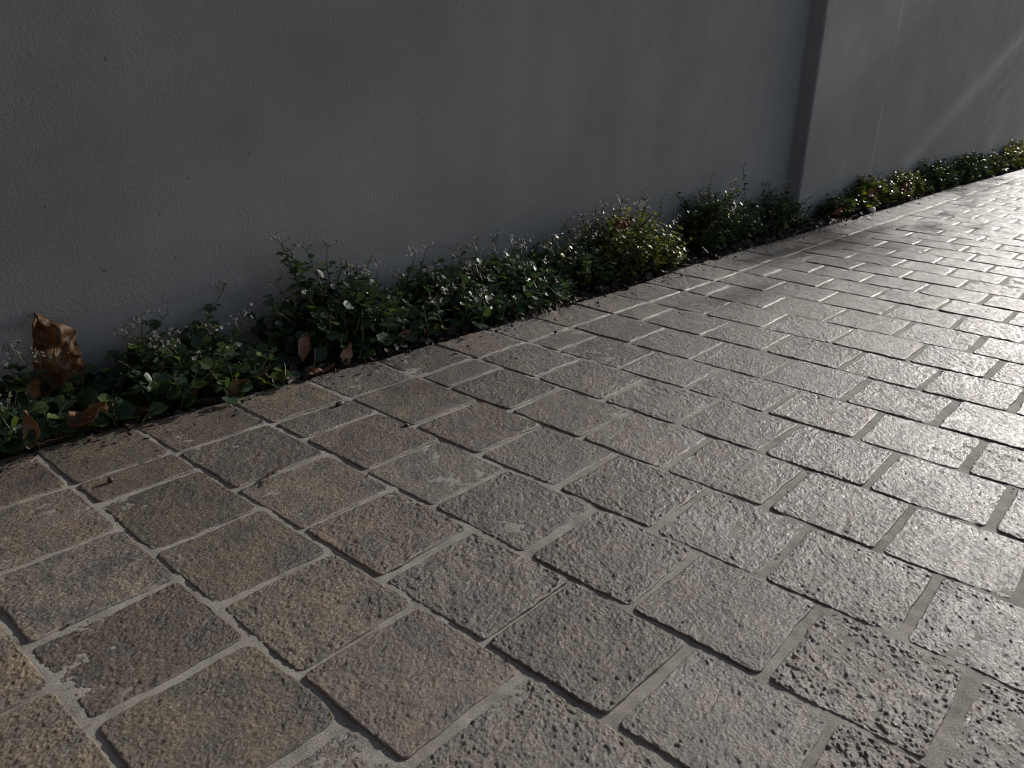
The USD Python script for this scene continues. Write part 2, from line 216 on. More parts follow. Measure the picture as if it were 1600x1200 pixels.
from scipy.spatial import cKDTree
from scipy.ndimage import map_coordinates, gaussian_filter
TILE = 300
def mould_tile(seed):
    """Relief of one mould, 1 mm cells: crumbly lumps, pits and a few chisel marks."""
    r = np.random.default_rng(seed); X, Y = np.meshgrid(np.arange(TILE), np.arange(TILE), indexing="ij"); P = np.stack([X, Y], -1).reshape(-1, 2).astype(float)
    def lumps(space, sharp):
        g = np.arange(-space * 2, TILE + space * 2, space); c = np.stack(np.meshgrid(g, g, indexing="ij"), -1).reshape(-1, 2); c = c + r.uniform(-.55, .55, c.shape) * space
        d, i = cKDTree(c).query(P + 2.2 * np.stack([noise(np.stack([X, Y, 0 * X], -1) / 5.0, seed + k).ravel() - .5 for k in (1, 2)], -1)); a = r.random(len(c))
        return (a[i] * np.clip(1 - (d / (space * .78)) ** 2, 0, 1) ** sharp).reshape(TILE, TILE)
    P3 = np.stack([X, Y, 0 * X + seed * 7.0], -1)
    h = 1.0 * lumps(9.5, .6) + 1.2 * lumps(5.6, .7) + 1.2 * lumps(3.4, .7) + .7 * lumps(2.2, .8) + 1.9 * (fbm(P3 / 26.0, 3, seed) - .5) + 1.0 * (noise(P3 / 9.0, seed + 5) - .5)
    for _ in range(150):
        c, q = r.uniform(0, TILE, 2), r.uniform(.9, 2.6); d2 = ((X - c[0]) ** 2 + ((Y - c[1]) * r.uniform(.7, 1.4)) ** 2) / q ** 2
        h -= r.uniform(.25, .85) * np.exp(-d2)
    for _ in range(9):
        c, an, L = r.uniform(20, TILE - 20, 2), r.uniform(-.5, .9), r.uniform(9, 24); u = (X - c[0]) * math.cos(an) + (Y - c[1]) * math.sin(an); v = -(X - c[0]) * math.sin(an) + (Y - c[1]) * math.cos(an)
        h -= 1.0 * np.exp(-(v / 1.3) ** 2) * (np.abs(u) < L / 2)
    h = gaussian_filter(h, .45); return (h - np.percentile(h, 55)) * .001
TILES = [mould_tile(k) for k in range(1, 6)]
def mould(x, y, which):
    t = TILES[which % 5]; c = [(x * 1000 + 130 + 25 * (which // 5)), (y * 1000 + 130 + 18 * (which // 7))]
    return map_coordinates(t, c, order=1, mode="reflect")

def paver_mesh(quad, n, seed, which):
    """A cast stone paver: rough top, worn rounded edges and corners, sides going down into the mortar."""
    r = np.random.default_rng(seed); rough = r.uniform(.75, 1.2) * float(np.interp(quad[0][0] - quad[0][1], [.6, 2.0], [.75, 1.15]))
    q = np.asarray(quad, float)                                   # (x0,y1) (x1,y1) (x1,y0) (x0,y0)
    hx = .25 * (np.linalg.norm(q[1] - q[0]) + np.linalg.norm(q[2] - q[3])); hy = .25 * (np.linalg.norm(q[3] - q[0]) + np.linalg.norm(q[2] - q[1]))
    nx = max(5, int(n * hx / .1)); ny = max(5, int(n * hy / .1))
    ax, ay = (np.sign(t) * (1 - (1 - np.abs(t)) ** 1.3) for t in (np.linspace(-1, 1, nx), np.linspace(-1, 1, ny)))
    S, T = np.meshgrid(ax, ay, indexing="ij")
    m = np.maximum(np.maximum(np.abs(S), np.abs(T)), 1e-6)
    B = np.stack([S / m * hx, T / m * hy], -1); rc = r.uniform(.008, .015); h = np.array([hx, hy])
    c = np.clip(B, -(h - rc), h - rc); d = B - c; L = np.linalg.norm(d, axis=-1, keepdims=True)
    Rr = c + d / np.maximum(L, 1e-9) * rc
    wob = (n > 30) * .25 + .75; wob = wob * (fbm(np.concatenate([B * 26 + seed * 3.1, 0 * m[..., None] + seed], -1), 3, 9) - .5) * .0058
    P = np.stack([S * hx, T * hy], -1) + (Rr - B + d / np.maximum(L, 1e-9) * wob[..., None]) * (m ** 9)[..., None]
    e = np.maximum(np.minimum(hx * (1 - np.abs(S)), hy * (1 - np.abs(T))), 0)
    w = .0020 + .0026 * noise(np.concatenate([B * 40, 0 * m[..., None] + seed * .7], -1), 4)
    k = np.clip(1 - e / w, 0, 1)
    z = -.0028 * (1 - np.sqrt(np.maximum(1 - k * k, 0))) + mould(P[..., 0], P[..., 1], which) * (1 - .55 * k) * rough
    z += .0022 * (fbm(np.concatenate([P * 22 + seed, 0 * m[..., None]], -1), 2, 31) - .5)
    z += np.clip(r.normal(.0005, .0008), -.0003, .0018) + P[..., 0] * r.normal(0, .0045) + P[..., 1] * r.normal(0, .0045)
    s, t = P[..., 0] / hx, P[..., 1] / hy
    wt = np.stack([(1 - s) * (1 + t), (1 + s) * (1 + t), (1 + s) * (1 - t), (1 - s) * (1 - t)], -1) / 4
    xy = wt @ q
    V = np.concatenate([xy, z[..., None]], -1).reshape(-1, 3)
    loop = np.concatenate([np.arange(nx) * ny, (nx - 1) * ny + np.arange(1, ny), (np.arange(nx - 2, -1, -1)) * ny + ny - 1, np.arange(ny - 2, 0, -1)])
    skirt = V[loop].copy(); cen = q.mean(0); o = skirt[:, :2] - cen
    skirt[:, :2] += o / np.linalg.norm(o, axis=1, keepdims=True) * .0008; skirt[:, 2] = -.035
    nl = len(loop); a = np.arange(nl); b = (a + 1) % nl
    Fs = np.stack([loop[a], len(V) + a, len(V) + b, loop[b]], -1)
    return np.vstack([V, skirt]), tris(np.vstack([grid_faces(nx, ny), Fs]))

driveway = thing("driveway", kind="structure", label="driveway of square stone-faced concrete pavers in pale mortar", category="driveway")
todo = []
for c in range(-7, 60):
    v = joints(c); even = c % 2 == 0
    rows = [(None, v[0])] + list(zip(v[:-1], v[1:]))
    for i, (ya, yb) in enumerate(rows):
        x0 = lambda y: line_x(c, y); x1 = lambda y: line_x(c + 1, y)
        gl, gr = rg.uniform(.0028, .0055), rg.uniform(.0028, .0055)          # half joints across the driveway
        ym = yb if ya is None else .5 * (ya + yb)
        wide = np.interp(-ym, [.3, .8, 1.4], [.0045, .0065, .0095]) * float(np.interp(LX[c][0], [2, 4], [1, .65]))
        gt, gb = wide * rg.uniform(.55, 1.2), wide * rg.uniform(.55, 1.2)    # half joints along it
        tl, tr = (edge_y(x0(0)), edge_y(x1(0))) if ya is None else (ya - gt, ya - gt)
        jr = lambda: rg.normal(0, .0016)
        yb_ = yb + gb
        quad = [(x0(tl) + gl, tl + jr()), (x1(tr) - gr, tr + jr()), (x1(yb_) - gr, yb_ + jr()), (x0(yb_) + gl, yb_ + jr())]
        pc = np.mean(quad, 0); P4 = to_pixels([(a, b, 0) for a, b in quad]); pm = to_pixels((pc[0], pc[1], 0))
        inside = (P4[:, 2] > .1) & (P4[:, 0] > -90) & (P4[:, 0] < 1690) & (P4[:, 1] > -50) & (P4[:, 1] < 1290)
        area = abs(np.cross(P4[2, :2] - P4[0, :2], P4[3, :2] - P4[1, :2])) / 2 if inside.any() else 0
        todo.append((area, c, i, quad, rg.integers(1 << 30), rg.integers(20), rg.random()))
order = sorted(range(len(todo)), key=lambda k: -todo[k][0]); keep = set(k for k in order[:300] if todo[k][0] > 0)
rest = []
for k, (area, c, i, quad, seed, which, tone) in enumerate(todo):
    n = int(np.clip(math.sqrt(area) * .60, 12, 150))
    mesh_ = paver_mesh(quad, n if k in keep else 5, int(seed) % 9973, int(which))
    x = np.mean([p[0] for p in quad]); y = np.mean([p[1] for p in quad])
    olive = np.interp(x - 0.5 * y, [.4, 1.4], [.55, .0])
    mi = 3 if tone < olive else int(np.interp(tone, [olive, 1], [0, 2.999]))
    if k in keep: obj("paver", mesh_, M_PAVER[mi + 4 * (n < 46)], driveway, smooth=40 if n < 14 else True)
    else: rest.append(mesh_)
obj("outer_pavers", cat(rest), M_PAVER[0], driveway, kind="stuff")
def mortar(x0, x1, y0, y1, step):
    xs = np.arange(x0, x1 + step * .5, step); ys = np.arange(y0, y1 + step * .5, step); X, Y = np.meshgrid(xs, ys, indexing="ij")
    Y = np.where(Y > edge_y(X) - .006, edge_y(X) - .006, Y)
    Z = -.0025 + .0042 * (fbm(np.stack([X * 14, Y * 14, 0 * X], -1), 3, 5) - .5) + .0018 * (noise(np.stack([X * 70, Y * 70, 0 * X], -1), 6) - .5)
    Z = np.minimum(Z + .0008, -.0004)
    return np.stack([X, Y, Z], -1).reshape(-1, 3), grid_faces(len(xs), len(ys))
obj("mortar", mortar(-.4, 3.6, -1.8, .08, .008), M_MORTAR, driveway, smooth=True)
obj("mortar", mortar(3.6, 14.0, -1.8, .08, .03), M_MORTAR, driveway, smooth=True)
obj("mortar", mortar(-1.6, 14.0, -3.3, -1.8, .06), M_MORTAR, driveway, smooth=True)
obj("mortar", mortar(-1.6, -.4, -1.8, .08, .06), M_MORTAR, driveway, smooth=True)

# ------------------------------------------------------------------ boundary wall
wall = thing("boundary_wall", label="tall grey rendered boundary wall whose right part steps forward at a dark vertical edge", category="wall")
def wall_sheet(path, zs, seed):
    p = np.asarray(path, float); t = np.gradient(p, axis=0); nrm = np.stack([t[:, 1], -t[:, 0]], -1); nrm /= np.linalg.norm(nrm, axis=1, keepdims=True)
    A, Zg = np.meshgrid(np.arange(len(p)), zs, indexing="ij")
    base = p[A]; q = np.stack([base[..., 0], base[..., 1] * 3, Zg], -1)
    d = .0035 * (fbm(q * 2.2, 3, seed) - .5) + .0022 * (fbm(q * 9, 3, seed + 1) - .5)
    xy = base + nrm[A] * d[..., None]
    xy[..., 0] -= .05 * np.maximum(Zg, 0) * np.exp(-((base[..., 0] - STEP_X) / .25) ** 2) * (seed > 30)
    V = np.concatenate([xy, Zg[..., None]], -1).reshape(-1, 3); F = grid_faces(len(p), len(zs))
    n = len(V); back = np.array([[p[0][0], .62, zs[-1]], [p[-1][0], .62, zs[-1]], [p[0][0], .62, zs[0]], [p[-1][0], .62, zs[0]]])
    top = np.arange(len(p)) * len(zs) + len(zs) - 1
    Ft = [(top[i], top[i + 1], n + 1 if i >= len(p) // 2 else n) for i in range(len(p) - 1)] + [(top[len(p) // 2], n + 1, n), (n, n + 1, n + 3), (n, n + 3, n + 2)]
    return np.vstack([V, back]), np.vstack([tris(F), np.array(Ft)])
zs = np.concatenate([np.arange(-.12, 1.2, .012), np.arange(1.2, 2.11, .04)])
obj("wall_panel", wall_sheet([(x, WALL_L) for x in np.concatenate([np.arange(-3, .2, .08), np.arange(.2, STEP_X + .02, .015)])], zs, 21), M_WALL, wall, smooth=True)
arc = [(STEP_X + .012 - .012 * math.cos(a), WALL_R + .012 - .012 * math.sin(a)) for a in np.linspace(0, math.pi / 2, 6)]
obj("wall_panel", wall_sheet([(STEP_X, y) for y in np.linspace(WALL_L + .02, WALL_R + .02, 8)] + arc + [(x, WALL_R) for x in np.concatenate([np.arange(STEP_X + .03, 9, .03), np.arange(9, 22, .1)])], zs, 41), M_WALL, wall, smooth=60)

#PLANTS#
# ------------------------------------------------------------------ plants in the bed
def leaf_template():
    L = np.array([.16, .38, .62, .84]); Wd = np.array([.24, .47, .54, .40]); V = [(0, 0, 0)]
    for l, w in zip(L, Wd): V += [(l, w, .09 + .05 * l), (l, 0, .02 * l - .03 * math.sin(l * 3)), (l, -w, .09 + .05 * l)]
    V.append((1, 0, .02)); F = [(0, 2, 1), (0, 3, 2)]
    for i in range(3):
        a = 1 + 3 * i
        F += [(a, a + 1, a + 4), (a, a + 4, a + 3), (a + 1, a + 2, a + 5), (a + 1, a + 5, a + 4)]
    F += [(10, 11, 13), (11, 12, 13)]
    return np.array(V, float), np.array(F)
LEAF_V, LEAF_F = leaf_template()
def place_leaf(base, d, up, size, r):
    d = d / np.linalg.norm(d); s = np.cross(up, d); s /= np.linalg.norm(s) + 1e-9; n = np.cross(d, s)
    V = LEAF_V * np.array([size, size * r.uniform(.85, 1.12), size * r.uniform(.4, 1.5)])
    V[:, 2] -= r.uniform(0, .35) * V[:, 0] ** 2 / size
    return base + V[:, :1] * d + V[:, 1:2] * s + V[:, 2:] * n, LEAF_F
def star(c, n, rad, r):
    """A small five-petalled star flower."""
    n = n / np.linalg.norm(n); a = np.cross(n, [.3, .5, .8]); a /= np.linalg.norm(a); b = np.cross(n, a)
    V, F = [c + n * .0006], []; ph = r.uniform(0, 6.28)
    for k in range(5):
        t = ph + k * 1.2566; w = .36
        e = lambda ang, q, h: c + (math.cos(ang) * a + math.sin(ang) * b) * rad * q + n * h * rad
        i = len(V); V += [e(t - w, .50, .10), e(t, 1.0, .30), e(t + w, .50, .10)]; F += [(0, i, i + 1), (0, i + 1, i + 2)]
    return np.array(V), np.array(F)
OCT_V = np.array([(1, 0, 0), (-1, 0, 0), (0, 1, 0), (0, -1, 0), (0, 0, 1.4), (0, 0, -1.4)], float); OCT_F = np.array([(0, 2, 4), (2, 1, 4), (1, 3, 4), (3, 0, 4), (2, 0, 5), (1, 2, 5), (3, 1, 5), (0, 3, 5)])

def plant(label, x0, x1, h, seed, stems, y0=.03, y1=None, leaf=.036, mats=(0.8, 0.2, 0.0), top_sun_yellow=0.0, flower=6, stalk=.07, extra=(), single=90, group=None, leafy=1.0, petals=.0052, flowery=.36):
    r = np.random.default_rng(seed); p = thing("flowering_plant", label=label, category="plant", group=group)
    y1 = (float(wall_y(.5 * (x0 + x1))) - .035) if y1 is None else y1
    leaves, tops = [], []
    spec = []
    for k in range(stems):
        x = r.uniform(x0, x1); y = y0 + (y1 - y0) * r.random() ** .8
        prof = (1 - abs(2 * (x - x0) / (x1 - x0) - 1) ** 3) * .65 + .35
        hh = h * prof * (.55 + .45 * (y - y0) / max(y1 - y0, .01)) * r.uniform(.6, 1.08)
        spec.append((x, y, hh, r.normal(0, .35) * hh, r.normal(-.12, .3) * hh))
    for (x, y, hh, lx) in extra: spec.append((x, y, hh, lx, 0.02))
    for q, (x, y, hh, lx, ly) in enumerate(spec):
        tall = q >= stems
        t = np.linspace(0, 1, 7); bx, by = r.normal(0, .008), r.normal(0, .008)
        pts = np.stack([x + lx * t ** 1.5 + bx * np.sin(t * 5), y + ly * t ** 1.5 + by * np.sin(t * 4), -.012 + (hh + .012) * t], -1)
        pts[:, 1] = np.minimum(pts[:, 1], wall_y(pts[:, 0]) - .012)
        obj("stem", tube(pts, np.linspace(.0028, .0014, 7), 5), M_STEM, p, smooth=True)
        tops.append((pts[-1], pts[-1] - pts[-2], tall, hh)); ang = r.uniform(0, 6.28)
        gap = (.017 if not tall else .020) / leafy
        for d in np.arange(.012 + r.uniform(0, .01), hh * .97, gap):
            f = d / hh; i = min(int(f * 6), 5); c = pts[i] + (pts[i + 1] - pts[i]) * (f * 6 - i); ang += 1.571 + r.normal(0, .35)
            for sgn in (0, math.pi):
                if r.random() < .12: continue
                a = ang + sgn + r.normal(0, .25); size = leaf * r.uniform(.55, 1.25) * (1.05 - .62 * f ** 1.5)
                el = r.normal(.35, .35); dv = np.array([math.cos(a) * math.cos(el), math.sin(a) * math.cos(el), math.sin(el)])
                if c[1] + dv[1] * size > wall_y(c[0]) - .004: dv[1] = -abs(dv[1])
                if c[1] + dv[1] * size * 1.6 < -.045: dv[1] = abs(dv[1])
                pet = c + dv * size * .18
                up = np.array([r.normal(0, .25), r.normal(-.25, .25), 1.0])
                V, F = place_leaf(pet, dv, up, size, r); V[:, 2] = np.maximum(V[:, 2], .001 + .004 * r.random())
                zf = c[2] / max(h, .01)
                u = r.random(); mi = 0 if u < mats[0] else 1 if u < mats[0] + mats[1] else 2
                if r.random() < top_sun_yellow * zf * np.clip((c[0] - x0) / (x1 - x0) * 1.6 - .2, 0, 1): mi = 2  # more yellow leaves upward and rightward: sunlight painted onto the bush top
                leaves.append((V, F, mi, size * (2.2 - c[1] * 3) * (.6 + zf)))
    order = sorted(range(len(leaves)), key=lambda k: -leaves[k][3]); lone = set(order[:single]); M3 = (M_LEAF, M_LEAF_MID, M_LEAF_SUN_YEL); rest = {0: [], 1: [], 2: []}
    for k, (V, F, mi, _) in enumerate(leaves):
        if k in lone: obj("leaf", (V, F), M3[mi], p, smooth=True)
        else: rest[mi].append((V, F))
    for mi, ls in rest.items():
        if ls: obj("foliage", cat(ls), M3[mi], p, smooth=True, kind="stuff")
    chosen = [t for t in tops if t[2]] + sorted([t for t in tops if not t[2]], key=lambda t: -t[0][2] - 1.1 * h * r.random())[:flower]
    for (top, d, tall, hh) in chosen:
        d = d / np.linalg.norm(d) + r.normal(0, .25, 3); d[2] = abs(d[2]) + .6; d /= np.linalg.norm(d)
        L = stalk * r.uniform(.6, 1.15) * (.5 if tall else 1); tt = np.linspace(0, 1, 5)[:, None]
        ax = top + d * L * tt + np.array([r.normal(0, .006), 0, 0]) * np.sin(tt * 3); ax[:, 1] = np.minimum(ax[:, 1], wall_y(ax[:, 0]) - .006)
        parts, flowers, buds = [tube(ax, np.linspace(.0011, .0006, 5), 4)], [], []
        for _ in range(r.integers(4, 8)):
            f = r.uniform(.35, 1); c = ax[0] + (ax[-1] - ax[0]) * f; a = r.uniform(0, 6.28); bl = r.uniform(.012, .034) * (1.25 - .5 * f)
            dv = np.array([math.cos(a), math.sin(a) * .8, r.uniform(.3, 1.1)]); e = c + dv / np.linalg.norm(dv) * bl; e[1] = min(e[1], float(wall_y(e[0])) - .006)
            parts.append(tube([c, .5 * (c + e) + [0, 0, -.001], e], .0006, 3))
            for _ in range(r.integers(1, 4)):
                o = e + r.normal(0, .0045, 3)
                parts.append(tube([e, o], .0004, 3))
                if r.random() < flowery: flowers.append(star(o, np.array([r.normal(0, .6), -.5 + r.normal(0, .5), .6]), petals * r.uniform(.75, 1.15), r))
                else: buds.append((OCT_V * r.uniform(.0011, .0021) + o, OCT_F))
        g = obj("flower_cluster", cat(parts), M_STEM, p)
        if len(buds) > 2: obj("buds", cat(buds), M_BUD, g, kind="stuff")
        if flowers: obj("flowers", cat(flowers), M_PETAL, g, kind="stuff")
    return p
plant("low dark round-leaved plant around the big brown leaf, at the left edge of the bed", .22, .66, 0.098, 1, 86, y0=.008, leaf=0.044, flower=6, stalk=0.062, extra=[(.46, .22, .12, .02)], single=110)
plant("spreading star-flowered plant between the big brown leaf and the bare patch of wall", .64, .96, 0.151, 2, 97, y0=.008, leaf=0.040, flower=16, stalk=0.046, extra=[(.80, .2, .13, .0)], single=120, flowery=.42)
plant("bushy plant with a tall stem leaning left, behind two pinkish dry leaves", 1.05, 1.45, 0.218, 3, 103, y0=.008, leaf=0.044, flower=9, stalk=0.031, extra=[(1.22, .22, .27, -.10), (1.23, .21, .25, -.09), (1.19, .21, .22, -.06), (1.25, .22, .24, -.05)], single=140)
plant("plant full of white star flowers, right of the tall leaning stem", 1.42, 1.74, 0.173, 4, 86, y0=.008, leaf=0.037, flower=19, stalk=0.046, extra=[(1.55, .2, .18, .01)], single=110, flowery=.6)
plant("dark leafy plant with upright flower stalks in the middle of the bed", 1.70, 2.14, 0.180, 5, 103, y0=.008, leaf=0.039, flower=16, stalk=0.053, extra=[(1.76, .21, .17, -.01), (2.03, .2, .15, .0)], single=100)
plant("narrow green plant just left of the sunlit rounded bush", 2.10, 2.44, 0.200, 6, 74, y0=.07, leaf=0.035, mats=(.55, .4, .05), flower=13, stalk=0.037, single=80)
plant("rounded bush with sunlit yellow-green top under a red-brown dry leaf", 2.40, 2.90, 0.262, 7, 189, y0=.035, leaf=0.030, mats=(.34, .40, .26), top_sun_yellow=1.0, flower=19, stalk=0.022, extra=[(2.42, .2, .21, -.03)], single=100, leafy=1.15)
plant("pair of slim upright stems against the wall, right of the sunlit bush", 2.80, 3.06, 0.189, 8, 27, y0=.14, leaf=0.029, flower=3, stalk=0.019, extra=[(2.86, .22, .25, .01), (2.99, .22, .23, .02)], single=50)
plant("wide dark bush between the slim stems and the dark edge of the wall", 3.20, 3.74, 0.257, 9, 195, y0=.12, leaf=0.033, flower=15, stalk=0.022, single=80, leafy=1.1)
plant("single tall thin stem rising above the dark bush left of the wall edge", 3.66, 3.86, 0.140, 10, 22, y0=.12, leaf=0.029, flower=1, stalk=0.019, extra=[(3.79, .23, .31, .01)], single=40)
plant("small dark plant leaning left at the foot of the dark wall edge", 3.84, 4.40, 0.206, 12, 87, y0=.11, leaf=0.033, flower=7, stalk=0.022, extra=[(4.0, .22, .2, .05), (4.1, .2, .18, .06)], single=50)
plant("low green plant with red-orange dry leaves beside it, just right of the wall edge", 4.72, 5.12, 0.118, 13, 81, y0=.07, leaf=0.042, mats=(.4, .5, .1), flower=5, flowery=.4, stalk=0.019, single=50)
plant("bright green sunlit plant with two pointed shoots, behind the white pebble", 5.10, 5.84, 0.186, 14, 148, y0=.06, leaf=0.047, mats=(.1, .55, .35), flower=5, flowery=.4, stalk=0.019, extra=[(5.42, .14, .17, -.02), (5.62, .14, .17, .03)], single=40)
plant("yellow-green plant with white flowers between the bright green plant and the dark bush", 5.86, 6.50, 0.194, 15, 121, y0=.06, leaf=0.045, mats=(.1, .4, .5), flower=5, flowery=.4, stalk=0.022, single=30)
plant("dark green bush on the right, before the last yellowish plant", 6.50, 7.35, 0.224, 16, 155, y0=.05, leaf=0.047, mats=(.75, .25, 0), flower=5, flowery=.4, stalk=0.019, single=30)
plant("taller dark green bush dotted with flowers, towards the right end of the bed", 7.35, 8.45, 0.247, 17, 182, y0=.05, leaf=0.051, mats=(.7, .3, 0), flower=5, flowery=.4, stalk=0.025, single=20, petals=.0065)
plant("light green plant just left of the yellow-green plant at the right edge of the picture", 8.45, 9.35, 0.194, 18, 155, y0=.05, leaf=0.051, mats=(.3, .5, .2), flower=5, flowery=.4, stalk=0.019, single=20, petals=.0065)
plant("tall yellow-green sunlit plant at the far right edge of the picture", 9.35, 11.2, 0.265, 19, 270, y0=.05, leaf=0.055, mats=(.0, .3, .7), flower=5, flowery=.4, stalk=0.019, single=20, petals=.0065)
plant("far plant at the end of the bed beyond the yellow-green one", 11.2, 13.0, 0.228, 20, 202, y0=.05, leaf=0.055, mats=(.4, .5, .1), flower=5, flowery=.4, stalk=0.019, single=0, petals=.0065)

# ------------------------------------------------------------------ dry leaves
def dry_leaf(label, base, tip, width, face, mat_, seed, curl=.5, cup=.35, crumple=.32, nu=19, nv=11, outline=None, category="dry leaf", rib=True, group=None):
    """A fallen leaf from base to tip (points), its face turned towards "face"; curl bends it along its length, cup across."""
    r = np.random.default_rng(seed); base, tip, face = (np.asarray(a, float) for a in (base, tip, face))
    d = tip - base; L = np.linalg.norm(d); d /= L; s = np.cross(d, face); s /= np.linalg.norm(s); n = np.cross(s, d)
    if n @ face < 0: n, s = -n, -s
    u = np.linspace(0, 1, nu); v = np.linspace(-1, 1, nv)
    if outline is None:
        w = np.sin(np.pi * np.clip(u, .02, 1) ** .8) ** .75 * (1 - .25 * u); lo, hi = -w, w.copy()
        lo, hi = lo * (1 + .22 * (noise(np.stack([u * 6, 0 * u, 0 * u + seed], -1), 1) - .5)), hi * (1 + .22 * (noise(np.stack([u * 6, 0 * u, 0 * u + seed], -1), 2) - .5))
        lo, hi = lo * (1 - .55 * np.clip(noise(np.stack([u * 13, 0 * u, 0 * u + seed], -1), 3) - .55, 0, 1) / .45), hi * (1 - .55 * np.clip(noise(np.stack([u * 13, 0 * u, 0 * u + seed], -1), 4) - .55, 0, 1) / .45)
        lo, hi = lo * width / 2.3, hi * width / 2.3
    else:
        lo = np.interp(u, outline[0], outline[1]); hi = np.interp(u, outline[0], outline[2])
    Uu, Vv = np.meshgrid(u, v, indexing="ij"); xs_ = lo[:, None] + (hi - lo)[:, None] * (Vv + 1) / 2
    z = cup * width * (np.abs(Vv) ** 2) * .5 + curl * L * (Uu - .5) ** 2 - curl * L * .25
    q = np.stack([Uu * L * 38, xs_ * 38, 0 * Uu + seed], -1); z += crumple * width * ((fbm(q, 3, seed) - .5) * (1 + .8 * np.abs(Vv)) + .45 * np.abs(fbm(q * 2.3, 2, seed + 3) - .5))
    xs_ = xs_ + .10 * width * (fbm(q * 1.2, 2, seed + 9) - .5)
    z += .03 * width * np.abs(np.sin(Uu * 16)) * (1 - np.abs(Vv) * .6)
    P = base + d * (Uu * L)[..., None] + s * xs_[..., None] + n * z[..., None]
    P[..., 1] = np.minimum(P[..., 1], wall_y(P[..., 0]) - .003)
    P[..., 2] = np.maximum(P[..., 2], -.02)
    V = P.reshape(-1, 3); F = tris(grid_faces(nu, nv))
    Vb = V - np.tile(n * .0006, (len(V), 1)); k = len(V)
    i = np.arange(nu); edge = np.concatenate([i * nv, (nu - 1) * nv + np.arange(1, nv), i[::-1][1:] * nv + nv - 1, np.arange(nv - 2, 0, -1)]); e2 = np.roll(edge, -1)
    F = np.vstack([F, F[:, ::-1] + k, np.stack([edge, e2, e2 + k], -1), np.stack([edge, e2 + k, edge + k], -1)])
    p = thing("dry_leaf", label=label, category=category, group=group)
    obj("leaf_blade", (np.vstack([V, Vb]), F), mat_, p, smooth=50)
    if rib:
        mid = P[:, nv // 2] + n * .0005
        obj("midrib", tube(mid, np.linspace(.0014, .0004, nu), 4), M_DRY_TAN, p, smooth=True)
    return p
to_cam = lambda p: np.array(CAM) - np.asarray(p, float)
# the big one standing against the wall: left and right edges at heights above its foot, measured across it
hh = np.array([0, .10, .20, .32, .48, .62, .70, .76, .84, .92, 1.0]); k_ = 1 / 790.0
lf = np.array([-22, -33, -38, -33, -26, -20, -17, -15, -13, -11, -8]) * k_; rt = np.array([30, 40, 43, 45, 45, 44, 44, 40, 26, 10, -5]) * k_
b0 = np.array([.545, .215, .030])
dry_leaf("big crumpled orange-brown leaf standing on edge against the wall at left", b0, b0 + [.0, .045, .172], .12, (-.30, -1, .25), M_DRY, 5, curl=-.10, cup=-.22, crumple=.50, nu=40, nv=27, outline=(hh, lf, rt))
dry_leaf("small pale curled leaf at the foot of the big brown leaf", (.475, .17, .05), (.495, .18, .095), .035, (-.3, -1, .4), M_DRY_TAN, 6, curl=.5, cup=.9, rib=False)
dry_leaf("tan pointed leaf hanging upright in the dark plants at the left edge", (.425, .035, .01), (.432, .055, .078), .042, (-.5, -1, .2), M_DRY_TAN, 7, curl=.35, cup=.7, crumple=.6)
dry_leaf("crumpled brown leaf lying over the edge of the paving near the left corner", (.500, .055, .010), (.575, .045, .030), .055, (0, -.5, 1), M_DRY, 8, curl=-.6, cup=.9, crumple=.75)
dry_leaf("flat reddish-brown leaf lying along the paving edge at the far left", (.425, .050, .004), (.545, .055, .006), .040, (0, -.35, 1), M_DRY_DARK, 9, curl=.05, cup=.2, crumple=.15)
dry_leaf("dark brown leaf beside the crumpled brown leaf at the left of the bed", (.585, .050, .004), (.665, .052, .012), .045, (.1, -.5, 1), M_DRY_DARK, 10, curl=-.3, cup=.4, crumple=.3)
dry_leaf("small tan curl caught in the plants left of the first paver corner", (.735, .045, .015), (.765, .05, .035), .030, (0, -.8, .6), M_DRY_TAN, 11, curl=.7, cup=.9, rib=False)
dry_leaf("orange-brown crumpled scrap on the paving edge below the flowering plants", (.815, .022, .002), (.875, .028, .012), .040, (0, -.5, 1), M_DRY, 12, curl=-.6, cup=.7, crumple=.4, rib=False)
dry_leaf("small upright yellow-brown leaf at the paving edge left of the pinkish pair", (.905, .020, .002), (.910, .03, .044), .024, (-.4, -1, .2), M_DRY, 13, curl=.3, cup=.6, rib=False)
dry_leaf("pinkish dry leaf bent into an arch, left one of the pair", (1.045, .060, .020), (1.085, .085, .082), .040, (-.7, -.7, .5), M_DRY_PINK, 14, curl=-1.0, cup=.7)
dry_leaf("pinkish pointed leaf standing at the paving edge, right one of the pair", (1.135, .020, .000), (1.165, .030, .052), .040, (-.2, -1, .35), M_DRY_PINK, 15, curl=.15, cup=.5)
dry_leaf("reddish leaf lying flat on the paving edge under the pinkish pair", (1.02, .005, .006), (1.10, .010, .010), .030, (0, -.3, 1), M_DRY_RED, 16, curl=.2, cup=.3)
dry_leaf("pinkish-brown leaf low in the plants right of the pinkish pair", (1.335, .045, .005), (1.385, .05, .035), .036, (0, -1, .5), M_DRY_PINK, 17, curl=.3, cup=.5, rib=False)
dry_leaf("red-brown dry leaf on top of the sunlit rounded bush", (2.50, .135, .178), (2.61, .130, .205), .060, (-.2, -.8, .8), M_DRY_RED, 18, curl=-.35, cup=-.5, crumple=.3)
dry_leaf("orange-red leaf at the left of the low plant past the wall edge", (4.66, .085, .020), (4.80, .08, .045), .055, (-.3, -1, .6), M_DRY_RED, 19, curl=-.4, cup=.5, crumple=.3)
dry_leaf("orange-red leaf among the stems below the bright green plant", (5.10, .055, .080), (5.28, .06, .105), .06, (-.2, -1, .6), M_DRY_RED, 20, curl=-.3, cup=.5)
